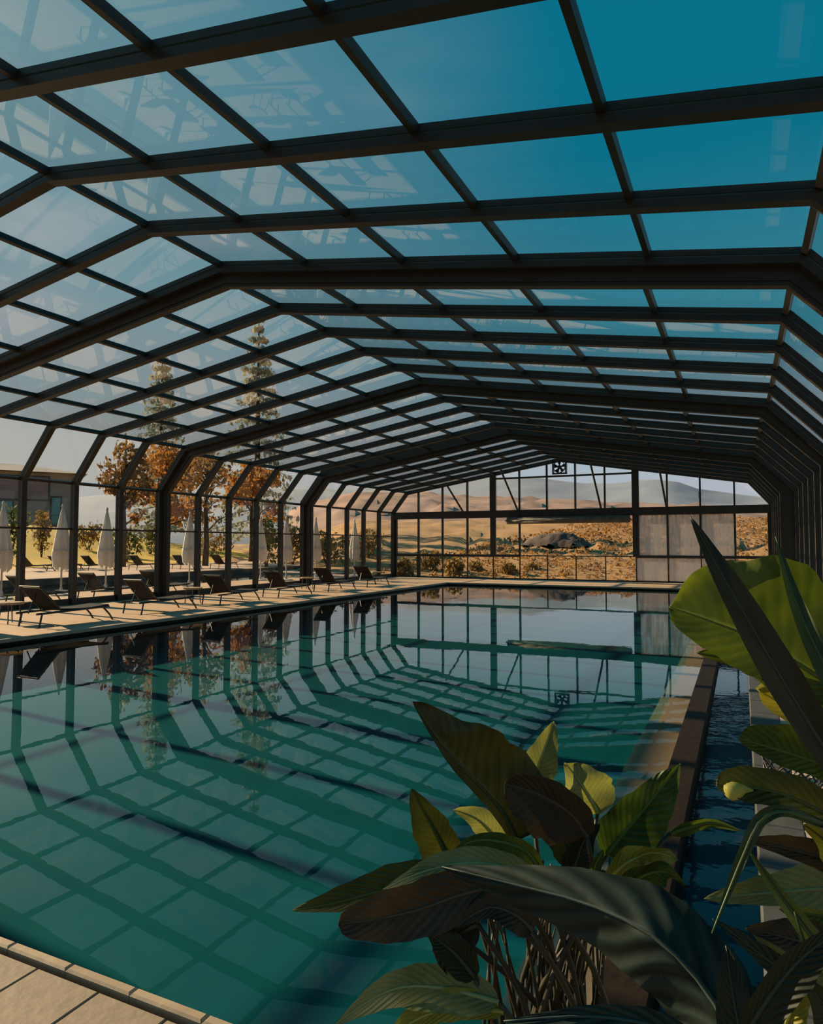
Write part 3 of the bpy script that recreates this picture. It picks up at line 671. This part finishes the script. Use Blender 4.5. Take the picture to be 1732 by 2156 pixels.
def leaf(plant, base, pix, d, wl, wr, m, roll=0, fold=.25, wave=0, shape='lily', stem=True, cup=0.0):
    """midrib through (u, v) marks from base end to tip at depth d (number or list); wl/wr half widths in marks, left/right of travel"""
    k = len(pix); ds = d if isinstance(d, (list, tuple)) else [d]*k
    if len(ds) == 2 and k != 2: ds = [ds[0]+(ds[1]-ds[0])*i/(k-1) for i in range(k)]
    P = [at(u, v, q) for (u, v), q in zip(pix, ds)]; dm = sum(ds)/k; n = 26; mcr = 5
    vs = []; uvs = []; ph = random.uniform(0, 6)
    for i in range(n+1):
        t = i/n; p = cat(P, t); T = (cat(P, min(1, t+.02))-cat(P, max(0, t-.02))).normalized()
        toc = (CAM-p).normalized(); nn = (toc-T*toc.dot(T)).normalized(); side = T.cross(nn)
        nn2 = nn*cos(roll)+side*sin(roll); side = T.cross(nn2)
        if shape == 'lily': w_ = (sin(pi*min(1, t**.72))**.75)*(1-.35*t*t) if t < .999 else 0
        elif shape == 'round': w_ = sqrt(max(0, sin(pi*min(1, t**.9))))
        else: w_ = min(1, .55+t*1.2)*(1-t**2.6) if t < .999 else 0
        if shape != 'sword': w_ *= 1+.035*sin(t*21+ph*3)+.025*sin(t*43+ph*5)
        w_ = max(w_, .012)
        for j in range(-mcr, mcr+1):
            s = j/mcr; hw_ = (wr if s > 0 else wl)/FPX*dm
            q = p+side*(s*w_*hw_)+nn2*(w_*hw_*(fold*abs(s)-cup*s*s)+wave*abs(s)*sin(t*13+ph+s*2)*hw_*.9+.05*wave*sin(t*37+s*5+ph)*hw_)
            vs.append(q); uvs.append((s, t))
    c = 2*mcr+1
    fs = [(i*c+j, i*c+j+1, (i+1)*c+j+1, (i+1)*c+j) for i in range(n) for j in range(2*mcr)]
    me = mesh('leaf', [v-plant.location for v in vs], fs, m, True, uvs); o = link('leaf', me, plant)
    rb = B(); q = [cat(P, i/12)-plant.location for i in range(13)]
    rb.tube(q, [.0035*dm*(1-i/13)+.0006 for i in range(13)], 5); rb.make('midrib', m, o, True)
    if stem:
        a = P[0]; bpt = Vector(base); tdir = (P[0]-P[1]).normalized()*.08
        mid = a.lerp(bpt, .45)+Vector((tdir.x, tdir.y, .03)); q = [cat([bpt, mid, a], i/8)-plant.location for i in range(9)]
        B().tube(q, [.0075-.003*i/8 for i in range(9)], 6).make('stalk', M_STEM, plant, True)
    return o
def pot(plant, r, h):
    B().lathe([(0, 0), (r*.75, 0), (r*.8, .01), (r, h-.03), (r*1.04, h-.03), (r*1.04, h), (r*.93, h), (r*.9, h-.06), (0, h-.06)], 28).make('planter', M_POT, plant, True)
random.seed(5)
A = thing('potted_lily', 'leafy olive green lily plant with many upright stalks at the pool edge, lower centre', 'plant', (-.36, 1.33, 0)); pot(A, .2, .5)
ab = lambda dx, dy: (-.36+dx, 1.33+dy, .47)
AL = [  # marks base -> tip, depth, wl, wr, material, roll, fold, wave
 ([(1085, 1770), (1050, 1700), (975, 1618), (920, 1552), (868, 1477)], 1.45, 22, 118, M_DO, .15, .3, .1),
 ([(1118, 1660), (1130, 1620), (1148, 1570), (1166, 1519)], 1.6, 36, 42, M_PA, 0, .2, .1),
 ([(1258, 1712), (1240, 1680), (1215, 1640), (1190, 1606)], 1.55, 60, 62, M_PA, .2, .2, .15),
 ([(1235, 1760), (1200, 1712), (1130, 1670), (1062, 1650)], 1.35, 78, 42, M_BR, -.2, .3, .1, 'round'),
 ([(1275, 1800), (1320, 1745), (1375, 1680), (1432, 1608)], 1.42, 55, 66, M_MO, .2, .25, .2),
 ([(1270, 1860), (1315, 1820), (1370, 1795), (1425, 1808)], 1.3, 30, 30, M_YE, .4, .4, .6),
 ([(1300, 1880), (1350, 1845), (1400, 1835), (1440, 1862)], 1.28, 26, 30, M_GR, .3, .4, .6),
 ([(945, 1815), (925, 1770), (893, 1712), (866, 1660)], 1.42, 48, 42, M_OL, -.15, .3, .1),
 ([(1060, 1790), (1035, 1755), (1000, 1722), (955, 1705)], 1.5, 32, 36, M_PA, .1, .25, .1),
 ([(1145, 1860), (1110, 1795), (1040, 1770), (985, 1775), (942, 1810)], 1.3, 20, 18, M_GR, .1, .3, .1),
 ([(990, 1850), (890, 1858), (790, 1880), (700, 1902), (615, 1917)], [1.28, 1.36], 34, 46, M_OL, .25, .3, .05),
 ([(1125, 1850), (1040, 1822), (960, 1820), (880, 1840), (806, 1873)], [1.25, 1.3], 36, 34, M_PA, .4, .3, .1),
 ([(1080, 1860), (980, 1880), (880, 1915), (790, 1935), (712, 1946)], 1.24, 52, 56, M_BR, -.2, .25, .1, 'round'),
 ([(895, 1925), (865, 1945), (825, 1985)], 1.3, 18, 18, M_YE, .2, .2, .5),
 ([(1005, 1945), (960, 1975), (950, 2020), (975, 2065)], 1.25, 46, 44, M_BR, 0, .35, .1),
 ([(1050, 2110), (930, 2080), (820, 2085), (706, 2156)], [1.2, 1.3], 50, 42, M_PA, .2, .35, .1),
 ([(1060, 2130), (960, 2122), (870, 2150), (800, 2215)], [1.2, 1.24], 24, 36, M_YE, .1, .3, .2),
 ([(1410, 1755), (1450, 1742), (1500, 1732), (1565, 1752)], 1.45, 12, 14, M_GR, .3, .3, .3),
 ([(1230, 1830), (1195, 1780), (1160, 1745), (1110, 1720)], 1.4, 40, 40, M_OL, .1, .3, .1),
 ([(1190, 1870), (1215, 1810), (1230, 1770), (1262, 1735)], 1.38, 30, 32, M_DK, .1, .3, .1),
 ([(1250, 1900), (1262, 1860), (1250, 1830), (1270, 1790)], 1.3, 22, 24, M_GR, .3, .3, .2),
 ([(1120, 1960), (1090, 1930), (1030, 1910), (960, 1950)], 1.22, 36, 36, M_BR, .2, .3, .1),
 ([(1000, 2060), (960, 2010), (930, 1985), (900, 1962)], 1.22, 36, 36, M_DK, 0, .3, .1),
]
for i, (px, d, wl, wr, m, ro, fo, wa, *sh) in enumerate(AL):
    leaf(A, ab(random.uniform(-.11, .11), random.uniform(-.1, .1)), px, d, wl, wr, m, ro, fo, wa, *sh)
for i in range(34):
    a0 = Vector(ab(random.uniform(-.13, .13), random.uniform(-.12, .12))); u = random.uniform(1000, 1300); v = random.uniform(1790, 1960)
    tip = at(u, v, random.uniform(1.25, 1.55)); mid = a0.lerp(tip, .5)+Vector((random.uniform(-.02, .02), 0, .02))
    B().tube([cat([a0, mid, tip], k/7)-A.location for k in range(8)], [.006-.004*k/7 for k in range(8)], 6).make('stalk', M_STEM, A, True)
Bp = thing('potted_broadleaf', 'broad leaved bright green plant leaning in from the right edge', 'plant', (.52, 1.12, 0)); pot(Bp, .2, .5)
bbs = lambda: (.52+random.uniform(-.1, .1), 1.12+random.uniform(-.1, .1), .47)
BL = [
 ([(1790, 1470), (1690, 1405), (1600, 1350), (1500, 1310), (1408, 1278)], [.95, 1.0], 75, 175, M_GR, .1, .2, .12, 'round'),
 ([(1860, 1330), (1800, 1290), (1730, 1262), (1660, 1250)], 1.15, 50, 60, M_GR, .2, .2, .1, 'lily'),
 ([(1740, 1500), (1650, 1440), (1560, 1395), (1466, 1374)], 1.0, 34, 44, M_GR, .5, .3, .1, 'lily'),
 ([(1590, 1395), (1540, 1362), (1505, 1340), (1476, 1322)], 1.04, 14, 14, M_YE, .2, .2, .1, 'lily'),
 ([(1780, 1575), (1720, 1525), (1650, 1485), (1594, 1452)], 1.0, 32, 52, M_YE, .2, .3, .25, 'round'),
 ([(1810, 1650), (1730, 1610), (1640, 1580), (1554, 1554)], 1.0, 34, 58, M_GR, .2, .35, .12, 'round'),
 ([(1840, 1770), (1740, 1715), (1640, 1670), (1550, 1655), (1507, 1655)], .95, 44, 42, M_OL, .35, .5, .08, 'round'),
 ([(1860, 1880), (1740, 1872), (1620, 1880), (1482, 1892)], 1.05, 44, 50, M_PA, .3, .3, .12, 'lily'),
 ([(1830, 1845), (1740, 1810), (1650, 1785), (1568, 1768)], .98, 30, 36, M_BR, .3, .3, .1, 'lily'),
 ([(1830, 1900), (1780, 1830), (1735, 1770), (1690, 1735)], .95, 40, 50, M_OL, .2, .3, .1, 'lily'),
 ([(1720, 2110), (1650, 2050), (1575, 1990), (1500, 1935)], .98, 22, 26, M_BG, .2, .3, .1, 'lily'),
 ([(1790, 2020), (1710, 1990), (1640, 1970), (1570, 1955)], 1.0, 40, 46, M_BR, .2, .3, .1, 'lily'),
 ([(1770, 2060), (1690, 2025), (1640, 2000), (1578, 1962)], 1.05, 38, 40, M_PA, .2, .3, .2, 'lily'),
 ([(1640, 2190), (1662, 2130), (1680, 2080), (1702, 2030)], .9, 30, 34, M_YE, .2, .25, .3, 'lily'),
 ([(1820, 1960), (1760, 1935), (1700, 1925), (1640, 1915)], 1.1, 34, 36, M_GR, .2, .3, .1, 'lily'),
]
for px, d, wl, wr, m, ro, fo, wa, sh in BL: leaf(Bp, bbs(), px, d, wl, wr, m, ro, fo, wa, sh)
sx = [at(1526, 1672, .94), at(1545, 1665, .94), at(1565, 1662, .945), at(1590, 1670, .95)]
B().tube([cat(sx, k/8)-Bp.location for k in range(9)], [.004, .011, .012, .012, .010, .007, .005, .004, .003], 10).make('flower_spike', M_YE, Bp, True)
Cp = thing('potted_sword_plant', 'plant with long dark sword shaped leaves crossing the right edge', 'plant', (.42, .72, 0)); pot(Cp, .17, .45)
cbs = lambda: (.42+random.uniform(-.06, .06), .72+random.uniform(-.06, .06), .42)
CL = [
 ([(1830, 1720), (1732, 1570), (1640, 1420), (1560, 1280), (1500, 1175), (1453, 1088)], [.72, .85], 40, 42, M_SD, .2, .35),
 ([(1860, 1600), (1780, 1480), (1720, 1370), (1672, 1260), (1632, 1130)], [.8, .95], 26, 26, M_SW, .2, .35),
 ([(1498, 1965), (1530, 1885), (1565, 1800), (1600, 1730), (1650, 1708), (1730, 1735)][::-1], [.8, .78, .78, .78, .78, .76], 14, 16, M_SW, .1, .2),
 ([(1800, 2110), (1732, 2010), (1690, 1950), (1630, 1870), (1572, 1785)], .8, 22, 22, M_SW, .1, .3),
 ([(1722, 2160), (1708, 2060), (1690, 1985), (1672, 1920)], .76, 9, 9, M_SW, .1, .2),
]
for px, d, wl, wr, m, ro, fo in CL: leaf(Cp, cbs(), px, d, wl, wr, m, ro, fo, 0, 'sword')
Dp = thing('potted_dark_lily', 'dark blue green broad leaved plant nearest the camera, bottom right', 'plant', (.03, .62, 0)); pot(Dp, .17, .4)
dbs = lambda: (.03+random.uniform(-.06, .06), .62+random.uniform(-.06, .06), .37)
DL = [
 ([(1560, 2230), (1490, 2090), (1380, 1975), (1240, 1905), (1080, 1862), (930, 1825)], [.78, .82, .86, .92, .98, 1.04], 96, 104, M_BG, .05, -.7, .06),
 ([(1560, 2190), (1640, 2070), (1720, 1990), (1830, 1930)], [.7, .68], 30, 46, M_DK, .2, .3, .05),
 ([(1540, 2260), (1400, 2170), (1250, 2140), (1060, 2150)], [.6, .62], 60, 30, M_BG, .2, .2, .05),
 ([(1600, 2260), (1560, 2180), (1540, 2080), (1528, 1990)], [.74, .8], 46, 46, M_DK, .1, .3, .05),
 ([(1780, 2230), (1760, 2160), (1730, 2110), (1690, 2060)], [.7, .7], 50, 50, M_DK, .1, .3, .05),
]
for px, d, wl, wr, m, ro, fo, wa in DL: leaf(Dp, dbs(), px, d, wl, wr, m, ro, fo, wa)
